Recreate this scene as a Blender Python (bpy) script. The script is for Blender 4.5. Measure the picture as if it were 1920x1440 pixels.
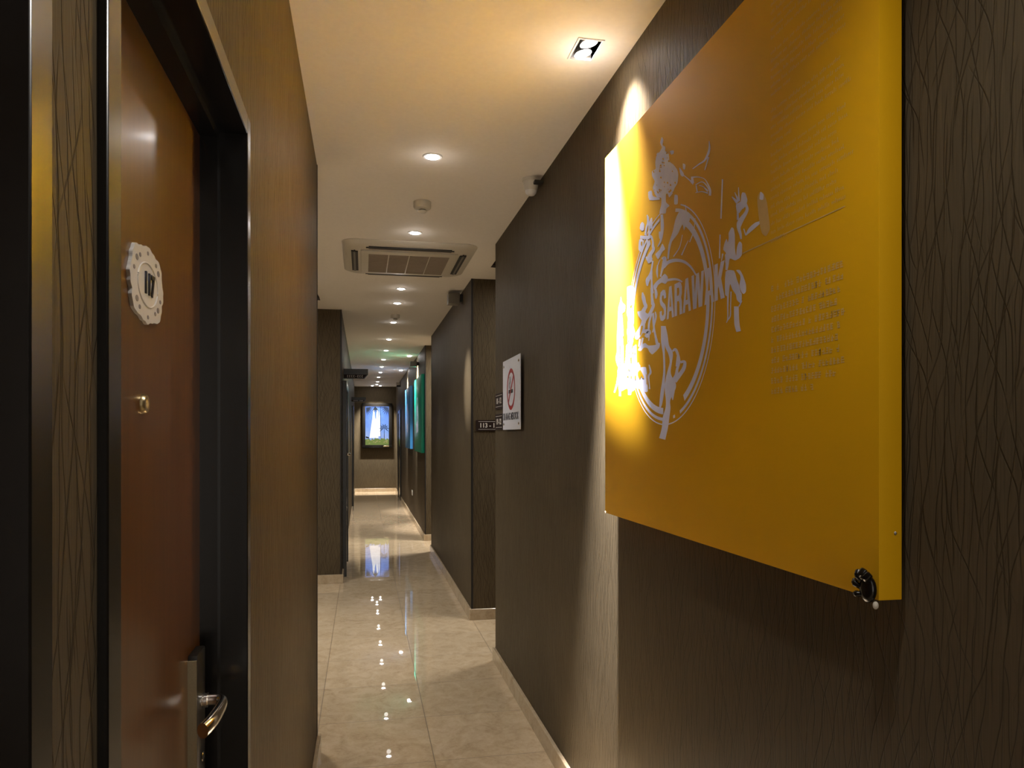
import bpy, bmesh, math, random
from mathutils import Vector, Matrix
for o in list(bpy.data.objects): bpy.data.objects.remove(o)
sc = bpy.context.scene
COL = sc.collection
R = math.radians

# ---------------------------------------------------------------- camera, world, exposure
EYE = 1.542
YAW = math.atan(0.2)
cd = bpy.data.cameras.new('camera'); cam = bpy.data.objects.new('camera', cd); COL.objects.link(cam)
cam.location = (0, 0, EYE); cam.rotation_euler = (R(90), 0, -YAW)
cd.sensor_width = 36; cd.lens = 1400/1920*36; cd.shift_y = 95/1920; cd.clip_start = 0.02; cd.clip_end = 100
sc.camera = cam
w = bpy.data.worlds.new('world'); sc.world = w; w.use_nodes = True
w.node_tree.nodes['Background'].inputs[0].default_value = (0.9, 0.85, 0.78, 1)
w.node_tree.nodes['Background'].inputs[1].default_value = 0.0
sc.view_settings.view_transform = 'Standard'
sc.view_settings.look = 'None'
sc.view_settings.gamma = 1
sc.view_settings.exposure = 1.0
sc.view_settings.use_curve_mapping = False

H = 2.842                      # ceiling
XL, XR = -0.216, 0.889         # corridor faces of the two walls
YE = 20.55                     # end wall
LAMP = (1.0, 0.95, 0.89)

# ---------------------------------------------------------------- helpers
def tag(o, label=None, cat=None, group=None, kind=None):
    if label: o['label'] = label
    if cat: o['category'] = cat
    if group: o['group'] = group
    if kind: o['kind'] = kind
    return o

def obj(name, bm, m, parent=None, smooth=False, world=True):
    me = bpy.data.meshes.new(name)
    bmesh.ops.recalc_face_normals(bm, faces=bm.faces[:])
    bm.to_mesh(me); bm.free()
    for mm in (m if isinstance(m, (list, tuple)) else [m]): me.materials.append(mm)
    if smooth:
        for p in me.polygons: p.use_smooth = True
        try: me.set_sharp_from_angle(angle=R(38))
        except Exception: pass
    o = bpy.data.objects.new(name, me); COL.objects.link(o)
    if parent is not None:
        o.parent = parent
        if world: o.matrix_parent_inverse = Matrix.Translation(parent_world(parent)).inverted()
    return o

def parent_world(p):
    v = Vector((0, 0, 0))
    q = p
    while q is not None and q.type == 'EMPTY':
        v = v + q.location; q = q.parent
    return v

def empty(name, loc, label, cat, group=None):
    o = bpy.data.objects.new(name, None); COL.objects.link(o)
    o.location = loc; o.empty_display_size = 0.05
    return tag(o, label, cat, group)

def box(bm, x0, x1, y0, y1, z0, z1, mi=0):
    vs = [bm.verts.new(p) for p in ((x0,y0,z0),(x1,y0,z0),(x1,y1,z0),(x0,y1,z0),(x0,y0,z1),(x1,y0,z1),(x1,y1,z1),(x0,y1,z1))]
    fs = []
    for q in ((0,3,2,1),(4,5,6,7),(0,1,5,4),(1,2,6,5),(2,3,7,6),(3,0,4,7)):
        f = bm.faces.new([vs[i] for i in q]); f.material_index = mi; fs.append(f)
    return vs, fs

def bbox(bm, x0, x1, y0, y1, z0, z1, b=0.003, seg=2, mi=0):
    t = bmesh.new(); box(t, x0, x1, y0, y1, z0, z1, mi)
    bmesh.ops.bevel(t, geom=t.edges[:], offset=b, segments=seg, affect='EDGES', profile=0.6)
    merge(bm, t)

def merge(bm, t, M=None):
    if M is not None: bmesh.ops.transform(t, matrix=M, verts=t.verts[:])
    me = bpy.data.meshes.new('tmp'); t.to_mesh(me); t.free(); bm.from_mesh(me); bpy.data.meshes.remove(me)

def lathe(bm, prof, c=(0,0,0), n=32, mi=0, M=None):
    """profile of (radius, z) around the z axis; closed with caps where radius is 0"""
    t = bmesh.new(); rings = []
    for r, z in prof:
        if r < 1e-6: rings.append([t.verts.new((0,0,z))])
        else: rings.append([t.verts.new((r*math.cos(2*math.pi*i/n), r*math.sin(2*math.pi*i/n), z)) for i in range(n)])
    for a, b in zip(rings, rings[1:]):
        for i in range(n):
            j = (i+1) % n
            if len(a) == 1 and len(b) > 1: f = t.faces.new((a[0], b[i], b[j]))
            elif len(b) == 1 and len(a) > 1: f = t.faces.new((a[i], a[j], b[0]))
            elif len(a) > 1: f = t.faces.new((a[i], a[j], b[j], b[i]))
            f.material_index = mi
    MM = Matrix.Translation(c)
    if M is not None: MM = MM @ M
    merge(bm, t, MM)

def tube(bm, pts, rad, n=14, mi=0, squash=1.0):
    """smooth swept tube; rad is a number or a list"""
    P = [Vector(p) for p in pts]
    rr = rad if isinstance(rad, (list, tuple)) else [rad]*len(P)
    rings = []; up = Vector((0, 0, 1))
    for i, p in enumerate(P):
        d = (P[min(i+1, len(P)-1)] - P[max(i-1, 0)]).normalized()
        u = up if abs(d.dot(up)) < .95 else Vector((0, 1, 0))
        s1 = d.cross(u).normalized(); s2 = s1.cross(d).normalized()
        rings.append([bm.verts.new(p + s1*rr[i]*math.cos(2*math.pi*k/n)*squash + s2*rr[i]*math.sin(2*math.pi*k/n)) for k in range(n)])
    for a, b in zip(rings, rings[1:]):
        for i in range(n):
            f = bm.faces.new((a[i], a[(i+1) % n], b[(i+1) % n], b[i])); f.material_index = mi
    for q in (rings[0], rings[-1]):
        f = bm.faces.new(q); f.material_index = mi

def crom(pts, k=5):
    """Catmull-Rom through tuples of any length"""
    out = []
    n = len(pts)
    for i in range(n-1):
        p0, p1, p2, p3 = pts[max(i-1,0)], pts[i], pts[i+1], pts[min(i+2,n-1)]
        for j in range(k):
            t = j/k
            out.append(tuple(0.5*((2*b)+(-a+c)*t+(2*a-5*b+4*c-d)*t*t+(-a+3*b-3*c+d)*t**3) for a,b,c,d in zip(p0,p1,p2,p3)))
    out.append(tuple(pts[-1]))
    return out

def text_bm(s, size, M, extrude=0.0005, bold=0.0, sx=1.0):
    cu = bpy.data.curves.new('tmp_text', 'FONT'); cu.body = s; cu.size = size; cu.align_x = 'CENTER'; cu.align_y = 'CENTER'
    cu.extrude = extrude; cu.offset = bold; cu.resolution_u = 3
    o = bpy.data.objects.new('tmp_text', cu); COL.objects.link(o)
    dg = bpy.context.evaluated_depsgraph_get(); dg.update()
    me = bpy.data.meshes.new_from_object(o.evaluated_get(dg))
    bm = bmesh.new(); bm.from_mesh(me)
    bmesh.ops.transform(bm, matrix=M @ Matrix.Diagonal((sx,1,1,1)), verts=bm.verts[:])
    bpy.data.objects.remove(o); bpy.data.curves.remove(cu); bpy.data.meshes.remove(me)
    return bm

# text facing -Y (towards the camera down the corridor), -X (on the right wall) and +X (on the left wall)
def face_mY(p): return Matrix.Translation(p) @ Matrix.Rotation(R(90), 4, 'X')
def face_mX(p): return Matrix.Translation(p) @ Matrix.Rotation(R(-90), 4, 'Z') @ Matrix.Rotation(R(90), 4, 'X')
def face_pX(p): return Matrix.Translation(p) @ Matrix.Rotation(R(90), 4, 'Z') @ Matrix.Rotation(R(90), 4, 'X')

# ---------------------------------------------------------------- materials
def mat(name, col, rough=0.5, metal=0.0, spec=0.5, coat=0.0, coat_rough=0.05, emit=None, es=0.0, alpha=None, trans=0.0):
    m = bpy.data.materials.new(name); m.use_nodes = True
    b = m.node_tree.nodes['Principled BSDF']
    b.inputs['Base Color'].default_value = (*col, 1)
    b.inputs['Roughness'].default_value = rough; b.inputs['Metallic'].default_value = metal
    b.inputs['Specular IOR Level'].default_value = spec
    b.inputs['Coat Weight'].default_value = coat; b.inputs['Coat Roughness'].default_value = coat_rough
    b.inputs['Transmission Weight'].default_value = trans
    if emit: b.inputs['Emission Color'].default_value = (*emit, 1); b.inputs['Emission Strength'].default_value = es
    return m

class NT:
    def __init__(s, m): s.t = m.node_tree; s.b = s.t.nodes['Principled BSDF']
    def n(s, typ, **kw):
        x = s.t.nodes.new(typ)
        for k, v in kw.items():
            if hasattr(x, k): setattr(x, k, v)
            else: x.inputs[k].default_value = v
        return x
    def l(s, a, b): s.t.links.new(a, b)
    def math(s, op, a, b=None, c=None):
        x = s.n('ShaderNodeMath', operation=op)
        for i, v in enumerate((a, b, c)):
            if v is None: continue
            if isinstance(v, (int, float)): x.inputs[i].default_value = v
            else: s.l(v, x.inputs[i])
        return x.outputs[0]
    def ramp(s, fac, stops, interp='LINEAR'):
        r = s.n('ShaderNodeValToRGB'); r.color_ramp.interpolation = interp
        e = r.color_ramp.elements
        while len(e) < len(stops): e.new(0.5)
        for el, (p, c) in zip(e, stops): el.position = p; el.color = (*c, 1) if len(c) == 3 else c
        s.l(fac, r.inputs[0]); return r.outputs[0]

def grained(m, scale=180, amt=0.12, bump=0.02):
    """fine procedural variation for a plain material"""
    N = NT(m); g = N.n('ShaderNodeNewGeometry')
    no = N.n('ShaderNodeTexNoise', Scale=scale, Detail=3.0); N.l(g.outputs['Position'], no.inputs['Vector'])
    c = N.b.inputs['Base Color'].default_value[:3]
    col = N.ramp(no.outputs['Fac'], [(0.3, tuple(v*(1-amt) for v in c)), (0.7, tuple(min(1, v*(1+amt)) for v in c))])
    N.l(col, N.b.inputs['Base Color'])
    if bump:
        bp = N.n('ShaderNodeBump', Strength=bump, Distance=0.002); N.l(no.outputs['Fac'], bp.inputs['Height']); N.l(bp.outputs[0], N.b.inputs['Normal'])
    return m

def wallpaper():
    m = mat('bronze_crackle_wallpaper', (0.06, 0.045, 0.03), 0.5, 0.0, 0.06)
    N = NT(m); g = N.n('ShaderNodeNewGeometry'); sp = N.n('ShaderNodeSeparateXYZ'); N.l(g.outputs['Position'], sp.inputs[0])
    u = N.math('ADD', sp.outputs[0], sp.outputs[1]); v = sp.outputs[2]
    # long hair-like creases: families of steep, slightly wandering lines crossing at acute angles
    gr = None
    for k, (slope, freq, wob, wid, cut) in enumerate(((0.17, 34.0, 0.75, 0.065, .34), (-0.18, 31.0, 0.75, 0.060, .36), (0.03, 56.0, 0.8, 0.080, .30), (-0.36, 15.0, 0.4, 0.030, .50), (0.32, 16.0, 0.4, 0.030, .52))):
        q = N.math('MULTIPLY', N.math('MULTIPLY_ADD', v, slope, u), freq)
        cb = N.n('ShaderNodeCombineXYZ'); N.l(N.math('MULTIPLY_ADD', u, 5.0, 3.1*k), cb.inputs[0]); N.l(N.math('MULTIPLY', v, 4.0), cb.inputs[1])
        no = N.n('ShaderNodeTexNoise', Scale=1.0, Detail=1.2, noise_dimensions='2D'); N.l(cb.outputs[0], no.inputs['Vector'])
        q = N.math('ADD', q, N.math('MULTIPLY', no.outputs['Fac'], 3.0*wob))
        fr = N.math('FRACT', N.math('ADD', q, 500.0))
        dd = N.math('MINIMUM', fr, N.math('SUBTRACT', 1.0, fr))
        line = N.math('MINIMUM', N.math('DIVIDE', dd, wid), 1.0)
        # each line comes and goes along its length
        cm = N.n('ShaderNodeCombineXYZ'); N.l(N.math('MULTIPLY_ADD', N.math('ROUND', q), 3.7, 11.0*k), cm.inputs[0]); N.l(N.math('MULTIPLY', v, 5.0), cm.inputs[1])
        nm = N.n('ShaderNodeTexNoise', Scale=1.0, Detail=0.0, noise_dimensions='2D'); N.l(cm.outputs[0], nm.inputs['Vector'])
        mk = N.math('MINIMUM', N.math('MAXIMUM', N.math('MULTIPLY', N.math('SUBTRACT', nm.outputs['Fac'], cut), 9.0), 0.0), 1.0)
        line = N.math('SUBTRACT', 1.0, N.math('MULTIPLY', N.math('SUBTRACT', 1.0, line), mk))
        gr = line if gr is None else N.math('MINIMUM', gr, line)
    groove = gr
    # fine vertical fibre
    cb = N.n('ShaderNodeCombineXYZ'); N.l(N.math('MULTIPLY', u, 420.0), cb.inputs[0]); N.l(N.math('MULTIPLY', v, 9.0), cb.inputs[1])
    fib = N.n('ShaderNodeTexNoise', Scale=1.0, Detail=2.0); N.l(cb.outputs[0], fib.inputs['Vector'])
    big = N.n('ShaderNodeTexNoise', Scale=2.2, Detail=2.0); N.l(g.outputs['Position'], big.inputs['Vector'])
    base = N.ramp(groove, [(0.0, (0.034, 0.023, 0.011)), (0.45, (0.072, 0.054, 0.031)), (1.0, (0.094, 0.072, 0.043))])
    mx = N.n('ShaderNodeMix', data_type='RGBA', blend_type='MULTIPLY'); mx.inputs['Factor'].default_value = 1.0
    N.l(base, mx.inputs[6])
    f = N.math('MULTIPLY', N.math('MULTIPLY_ADD', fib.outputs['Fac'], 0.7, 0.65), N.math('MULTIPLY_ADD', big.outputs['Fac'], 0.3, 0.85))
    cc = N.n('ShaderNodeCombineXYZ')
    for i in range(3): N.l(f, cc.inputs[i])
    N.l(cc.outputs[0], mx.inputs[7]); N.l(mx.outputs[2], N.b.inputs['Base Color'])
    hgt = N.math('ADD', groove, N.math('MULTIPLY', fib.outputs['Fac'], 0.35))
    bp = N.n('ShaderNodeBump', Strength=0.55, Distance=0.0016); N.l(hgt, bp.inputs['Height']); N.l(bp.outputs[0], N.b.inputs['Normal'])
    N.l(N.math('MULTIPLY_ADD', fib.outputs['Fac'], 0.2, 0.40), N.b.inputs['Roughness'])
    return m

def marble(name, tiles=True, dark=1.0):
    m = mat(name, (0.5, 0.4, 0.27), 0.05, 0, 0.5)
    N = NT(m); g = N.n('ShaderNodeNewGeometry'); sp = N.n('ShaderNodeSeparateXYZ'); N.l(g.outputs['Position'], sp.inputs[0])
    n1 = N.n('ShaderNodeTexNoise', Scale=7.0, Detail=8.0, Roughness=0.62, Distortion=1.4); N.l(g.outputs['Position'], n1.inputs['Vector'])
    n2 = N.n('ShaderNodeTexNoise', Scale=26.0, Detail=6.0, Roughness=0.7, Distortion=2.2); N.l(g.outputs['Position'], n2.inputs['Vector'])
    mxf = N.math('ADD', N.math('MULTIPLY', n1.outputs['Fac'], 0.6), N.math('MULTIPLY', n2.outputs['Fac'], 0.4))
    k = dark
    col = N.ramp(mxf, [(0.30, (0.36*k, 0.26*k, 0.155*k)), (0.48, (0.50*k, 0.39*k, 0.25*k)), (0.62, (0.57*k, 0.455*k, 0.31*k)), (0.75, (0.50*k, 0.36*k, 0.22*k))])
    if tiles:
        T = 0.562
        def line(v, off):
            a = N.math('DIVIDE', N.math('SUBTRACT', v, off), T)
            fr = N.math('FRACT', N.math('ADD', a, 200.0))
            dd = N.math('MINIMUM', fr, N.math('SUBTRACT', 1.0, fr))
            return N.math('MULTIPLY', dd, T)
        d = N.math('MINIMUM', line(sp.outputs[0], 0.334), line(sp.outputs[1], 3.531))
        gl = N.math('LESS_THAN', d, 0.0018)
        # each tile differs a little
        cx = N.math('FLOOR', N.math('DIVIDE', N.math('SUBTRACT', sp.outputs[0], 0.334), T)); cy = N.math('FLOOR', N.math('DIVIDE', N.math('SUBTRACT', sp.outputs[1], 3.531), T))
        cv = N.n('ShaderNodeCombineXYZ'); N.l(cx, cv.inputs[0]); N.l(cy, cv.inputs[1])
        wn = N.n('ShaderNodeTexWhiteNoise', noise_dimensions='2D'); N.l(cv.outputs[0], wn.inputs['Vector'])
        tv = N.math('MULTIPLY_ADD', wn.outputs['Value'], 0.10, 0.95)
        vm = N.n('ShaderNodeVectorMath', operation='SCALE'); N.l(col, vm.inputs[0]); N.l(tv, vm.inputs['Scale'])
        mx = N.n('ShaderNodeMix', data_type='RGBA'); N.l(gl, mx.inputs['Factor']); N.l(vm.outputs[0], mx.inputs[6]); mx.inputs[7].default_value = (0.17, 0.12, 0.07, 1)
        N.l(mx.outputs[2], N.b.inputs['Base Color'])
        N.l(N.math('MULTIPLY_ADD', gl, 0.5, 0.012), N.b.inputs['Roughness'])
    else: N.l(col, N.b.inputs['Base Color'])
    return m

def wood():
    m = mat('reddish_brown_veneer', (0.14, 0.055, 0.018), 0.3, 0, 0.35, 0.08, 0.12)
    N = NT(m); g = N.n('ShaderNodeNewGeometry'); sp = N.n('ShaderNodeSeparateXYZ'); N.l(g.outputs['Position'], sp.inputs[0])
    cb = N.n('ShaderNodeCombineXYZ'); N.l(N.math('MULTIPLY', sp.outputs[1], 60.0), cb.inputs[0]); N.l(N.math('MULTIPLY', sp.outputs[2], 2.2), cb.inputs[1])
    no = N.n('ShaderNodeTexNoise', Scale=1.0, Detail=5.0, Distortion=0.6); N.l(cb.outputs[0], no.inputs['Vector'])
    N.l(N.ramp(no.outputs['Fac'], [(0.3, (0.092, 0.034, 0.006)), (0.7, (0.128, 0.049, 0.010))]), N.b.inputs['Base Color'])
    return m

M_wall = wallpaper()
M_floor = marble('glossy_beige_marble_tiles')
M_base = marble('beige_marble_skirting', False, 0.9); NT(M_base).b.inputs['Roughness'].default_value = 0.18
M_ceil = grained(mat('matt_cream_ceiling_paint', (0.86, 0.81, 0.74), 0.75, 0, 0.3), 60, 0.02, 0.01)
M_black = grained(mat('black_gloss_frame_paint', (0.006, 0.005, 0.004), 0.24, 0, 0.5), 90, 0.2, 0.0)
M_blackmatt = grained(mat('black_matt', (0.008, 0.006, 0.005), 0.5), 90, 0.2, 0.0)
M_wood = wood()
M_white = grained(mat('white_plastic', (0.72, 0.70, 0.66), 0.35), 120, 0.02, 0.0)
M_cream = grained(mat('cream_plastic', (0.60, 0.555, 0.47), 0.4), 120, 0.02, 0.0)
M_grille = grained(mat('grey_brown_filter_mesh', (0.30, 0.245, 0.20), 0.7), 300, 0.15, 0.0)
M_dark = grained(mat('dark_slot', (0.02, 0.017, 0.013), 0.6), 90, 0.1, 0.0)
M_grey = grained(mat('grey_plastic', (0.16, 0.145, 0.115), 0.5), 90, 0.05, 0.0)
M_chrome = grained(mat('brushed_chrome', (0.75, 0.72, 0.68), 0.14, 1.0), 400, 0.03, 0.0)
M_brass = grained(mat('dull_brass', (0.62, 0.50, 0.28), 0.28, 1.0), 400, 0.06, 0.0)
M_plate = grained(mat('satin_lock_metal', (0.36, 0.30, 0.19), 0.35, 0.8), 400, 0.06, 0.0)
M_signwhite = grained(mat('white_acrylic', (0.82, 0.84, 0.93), 0.25, 0, 0.5), 60, 0.02, 0.0)
M_red = grained(mat('red_print', (0.42, 0.03, 0.03), 0.3), 90, 0.05, 0.0)
M_ink = grained(mat('black_print', (0.02, 0.02, 0.03), 0.35), 90, 0.05, 0.0)
M_greyink = grained(mat('grey_print', (0.22, 0.20, 0.22), 0.35), 90, 0.05, 0.0)
M_plaq = grained(mat('dark_brown_plaque', (0.020, 0.010, 0.007), 0.6, 0, 0.2), 90, 0.1, 0.0)
M_letter = grained(mat('pale_lettering', (0.72, 0.68, 0.62), 0.4), 90, 0.03, 0.0)
M_yellow = grained(mat('yellow_acrylic', (0.74, 0.40, 0.003), 0.6, 0, 0.2), 4, 0.02, 0.0)
M_print = grained(mat('lavender_white_print', (0.74, 0.76, 1.0), 0.6, 0, 0.2), 40, 0.03, 0.0)
M_faint = grained(mat('faint_tan_print', (0.66, 0.43, 0.14), 0.35, 0, 0.4), 40, 0.05, 0.0)
M_green = grained(mat('teal_green_acrylic', (0.0, 0.36, 0.25), 0.3), 4, 0.06, 0.0)
M_blue = grained(mat('blue_acrylic', (0.07, 0.33, 0.75), 0.3), 4, 0.06, 0.0)
M_lampwhite = grained(mat('white_lamp_trim', (0.78, 0.76, 0.74), 0.3), 90, 0.02, 0.0)
M_glow = mat('glowing_lamp_lens', (1, 1, 1), 0.3, emit=(1.0, 0.95, 0.93), es=55.0)
M_glow2 = mat('glowing_spot_lens', (1, 1, 1), 0.3, emit=(1.0, 0.95, 0.94), es=30.0)

# ---------------------------------------------------------------- setting
def struct(name, bm, m, parent=None, smooth=False):
    o = obj(name, bm, m, parent, smooth); 
    if parent is None: o['kind'] = 'structure'
    return o

bm = bmesh.new(); box(bm, -3.0, 2.75, -3.2, YE+.2, -0.1, 0.0); struct('floor', bm, M_floor)
# ceiling with an opening for the square twin spotlight
SQ = (0.700, 0.776, 2.360, 2.485)
bm = bmesh.new(); X0, X1, Y0, Y1 = -3.0, 2.75, -3.2, YE+.2
for a in ((X0, X1, Y0, SQ[2]), (X0, SQ[0], SQ[2], SQ[3]), (SQ[1], X1, SQ[2], SQ[3]), (X0, X1, SQ[3], Y1)):
    box(bm, a[0], a[1], a[2], a[3], H, H+0.15)
struct('ceiling', bm, M_ceil)

DY0, DY1, DZ = 0.675, 1.480, 2.131      # door 1: outer edges of its frame
EY0, EY1 = -0.30, 0.562                 # door 2
bm = bmesh.new()
box(bm, XL-.14, XL, -3.2, EY0, 0, H); box(bm, XL-.14, XL, EY1, DY0, 0, H); box(bm, XL-.14, XL, DY1, 3.722, 0, H)
box(bm, XL-.14, XL, EY0, EY1, DZ, H); box(bm, XL-.14, XL, DY0, DY1, DZ, H)
box(bm, -3.0, XL-.14, 3.582, 3.722, 0, H)
struct('wall_left', bm, M_wall)
bm = bmesh.new(); box(bm, -3.0, XL, 7.96, YE+.2, 0, H); struct('wall_left_far', bm, M_wall)
bm = bmesh.new(); box(bm, -3.15, -3.0, 3.5, 8.1, 0, H); struct('wall_left_recess', bm, M_wall)
bm = bmesh.new(); box(bm, XR, 2.75, -3.2, 5.02, 0, H); struct('wall_right', bm, M_wall)
bm = bmesh.new(); box(bm, XR, 2.75, 6.165, 9.86, 0, H); struct('wall_right_middle', bm, M_wall)
bm = bmesh.new(); box(bm, XR, 2.75, 10.9, YE+.2, 0, H); struct('wall_right_far', bm, M_wall)
bm = bmesh.new(); box(bm, 2.75, 2.9, 4.9, 11.0, 0, H); struct('wall_right_recess', bm, M_wall)
bm = bmesh.new(); box(bm, XL, XR, YE, YE+.2, 0, H); struct('wall_end', bm, M_wall)
bm = bmesh.new(); box(bm, XL-.14, XR, -3.35, -3.2, 0, H); struct('wall_behind', bm, M_wall)

BH, BT = 0.091, 0.018
def skirting(name, segs):
    bm = bmesh.new()
    for s in segs: bbox(bm, *s, 0.0, BH, b=0.002, seg=1)
    struct(name, bm, M_base)
skirting('baseboard_left', [(XL, XL+BT, DY1+.001, 3.722+BT), (XL, XL+BT, EY1+.001, DY0-.001), (XL, XL+BT, -3.18, EY0-.001), (-2.98, XL, 3.722, 3.722+BT)])
skirting('baseboard_left_far', [(XL, XL+BT, 7.96-BT, 8.29), (XL, XL+BT, 9.36, 15.49), (XL, XL+BT, 16.56, YE), (-2.98, XL, 7.96-BT, 7.96)])
skirting('baseboard_right', [(XR-BT, XR, -3.18, 5.02+BT), (XR, 2.73, 5.02, 5.02+BT)])
skirting('baseboard_right_middle', [(XR-BT, XR, 6.165-BT, 9.86+BT), (XR, 2.73, 6.165-BT, 6.165), (XR, 2.73, 9.86, 9.86+BT)])
skirting('baseboard_right_far', [(XR-BT, XR, 10.9-BT, 17.69), (XR-BT, XR, 18.81, YE), (XR, 2.73, 10.9-BT, 10.9)])
skirting('baseboard_end', [(XL+BT, XR-BT, YE-BT, YE)])
# black metal corner beads
for n, (x, y, sx, sy) in enumerate([(XL, 3.722, 1, 1), (XL, 7.96, 1, -1), (XR, 6.165, -1, -1), (XR, 9.86, -1, 1), (XR, 10.9, -1, -1)]):
    bm = bmesh.new(); t = 0.0025; wd = 0.014
    xa, xb = sorted((x+sx*t, x-sx*wd)); ya, yb = sorted((y+sy*t, y-sy*wd))
    box(bm, min(x, x+sx*t), max(x, x+sx*t), ya, yb, BH, H); box(bm, xa, xb, min(y, y+sy*t), max(y, y+sy*t), BH, H)
    struct('trim_%d' % (n+1), bm, M_blackmatt)

# ---------------------------------------------------------------- lamps
def spot(name, loc, power, angle, blend, tilt=(0, 0), color=LAMP, radius=0.03, parent=None):
    ld = bpy.data.lights.new(name, 'SPOT'); ld.energy = power; ld.spot_size = R(angle); ld.spot_blend = blend
    ld.color = color; ld.shadow_soft_size = radius
    o = bpy.data.objects.new(name, ld); COL.objects.link(o); o.location = loc
    o.rotation_euler = (R(tilt[0]), R(tilt[1]), 0)
    if parent is not None: o.parent = parent; o.location = Vector(loc) - parent_world(parent)
    return o

def downlight(x, y, label, power=13.0, z=H, angle=74, tilt=(0, 0), group='small round downlights along the corridor ceiling'):
    e = empty('downlight', (x, y, z), label, 'ceiling light', group)
    bm = bmesh.new(); lathe(bm, [(0.030, -0.001), (0.033, -0.005), (0.043, -0.005), (0.047, 0.0)], (x, y, z), 28)
    obj('trim_ring', bm, M_lampwhite, e, True)
    bm = bmesh.new(); lathe(bm, [(0, -0.012), (0.016, -0.0105), (0.027, -0.006), (0.031, -0.001)], (x, y, z), 24)
    obj('lens', bm, M_glow, e, True)
    spot('lamp_light', (x, y, z-0.03), power, angle, 0.9, tilt, parent=e)
    pd = bpy.data.lights.new('added_spill', 'POINT'); pd.energy = 0.06; pd.color = LAMP; pd.shadow_soft_size = .03  # weak point light added below the lens to lift ceiling and upper walls
    po = bpy.data.objects.new('added_spill', pd); COL.objects.link(po); po.parent = e; po.location = (0, 0, -.07)
    return e

ROW = [(0.32, 3.492, 'round downlight, nearest visible to camera, before the smoke detector'),
       (0.33, 4.831, 'round downlight between the near smoke detector and the ceiling air conditioner'),
       (0.335, 6.707, 'round downlight just behind the ceiling access panel'),
       (0.335, 7.447, 'round downlight just in front of the far smoke detector'),
       (0.35, 8.726, 'round downlight just behind the far smoke detector'),
       (0.349, 10.299, 'round downlight level with the gap after the middle right wall'),
       (0.355, 11.676, 'round downlight level with the near half of the green board'),
       (0.353, 13.093, 'round downlight between the green and the blue board'),
       (0.356, 14.486, 'round downlight level with the near half of the blue board'),
       (0.36, 15.792, 'round downlight just past the blue board'),
       (0.352, 17.116, 'round downlight third from the end of the centre row'),
       (0.358, 18.582, 'round downlight second from the end of the centre row'),
       (0.36, 19.55, 'last round downlight of the centre row, before the pair over the framed picture')]
for x, y, lb in ROW: downlight(x, y, lb)
# same row continues over and behind the camera, out of frame
downlight(0.32, 0.75, 'round downlight of the corridor row over the viewer, out of frame', 16, angle=112)
downlight(0.32, -0.9, 'round downlight of the corridor row behind the viewer, out of frame', 40, angle=120)
ld = bpy.data.lights.new('rear_fill_light', 'AREA'); ld.shape = 'RECTANGLE'; ld.size = 1.0; ld.size_y = 2.6; ld.energy = 12; ld.color = (1.0, 0.90, 0.78)  # area light added behind the camera as fill; the wall there is closed
lo = bpy.data.objects.new('rear_fill_light', ld); COL.objects.link(lo); lo.location = (0.33, -3.15, 1.42); lo.rotation_euler = (R(90), 0, 0)
# unseen area lights added in the recess and passages to brighten the ceiling
for nm, loc, e_ in (('left_recess_fill', (-1.7, 5.84, H-.05), 34), ('right_passage_fill', (2.0, 5.6, H-.05), 14), ('far_right_passage_fill', (2.0, 10.4, H-.05), 70)):
    ld = bpy.data.lights.new(nm, 'AREA'); ld.shape = 'RECTANGLE'; ld.size = 1.0; ld.size_y = 0.6; ld.energy = e_; ld.color = LAMP
    lo = bpy.data.objects.new(nm, ld); COL.objects.link(lo); lo.location = loc
downlight(0.25, 20.12, 'left one of the two downlights over the framed picture', 260, angle=70, tilt=(14, 0))
downlight(0.46, 20.12, 'right one of the two downlights over the framed picture', 260, angle=70, tilt=(14, 0))
downlight(1.6, 5.5, 'round downlight in the right side passage, out of sight', 26)
downlight(-1.5, 5.9, 'round downlight in the left recess, out of sight', 20)
ea = empty('downlight', (-0.45, 6.40, H), 'added unseen downlight just inside the left recess', 'ceiling light')
bm = bmesh.new(); lathe(bm, [(0.030, -0.001), (0.033, -0.005), (0.043, -0.005), (0.047, 0.0)], (-.45, 6.40, H), 28); obj('trim_ring', bm, M_lampwhite, ea, True)
bm = bmesh.new(); lathe(bm, [(0, -0.012), (0.016, -0.0105), (0.027, -0.006), (0.031, -0.001)], (-.45, 6.40, H), 24); obj('lens', bm, M_glow, ea, True)
spot('lamp_light', (-0.45, 6.38, H-.04), 150, 24, 1.0, (0, -58), (1, .95, .9), .02, ea)  # lamp added out of view for the bright strip on the middle right wall
downlight(1.8, 10.4, 'round downlight in the far right side passage, out of sight', 14)

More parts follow.
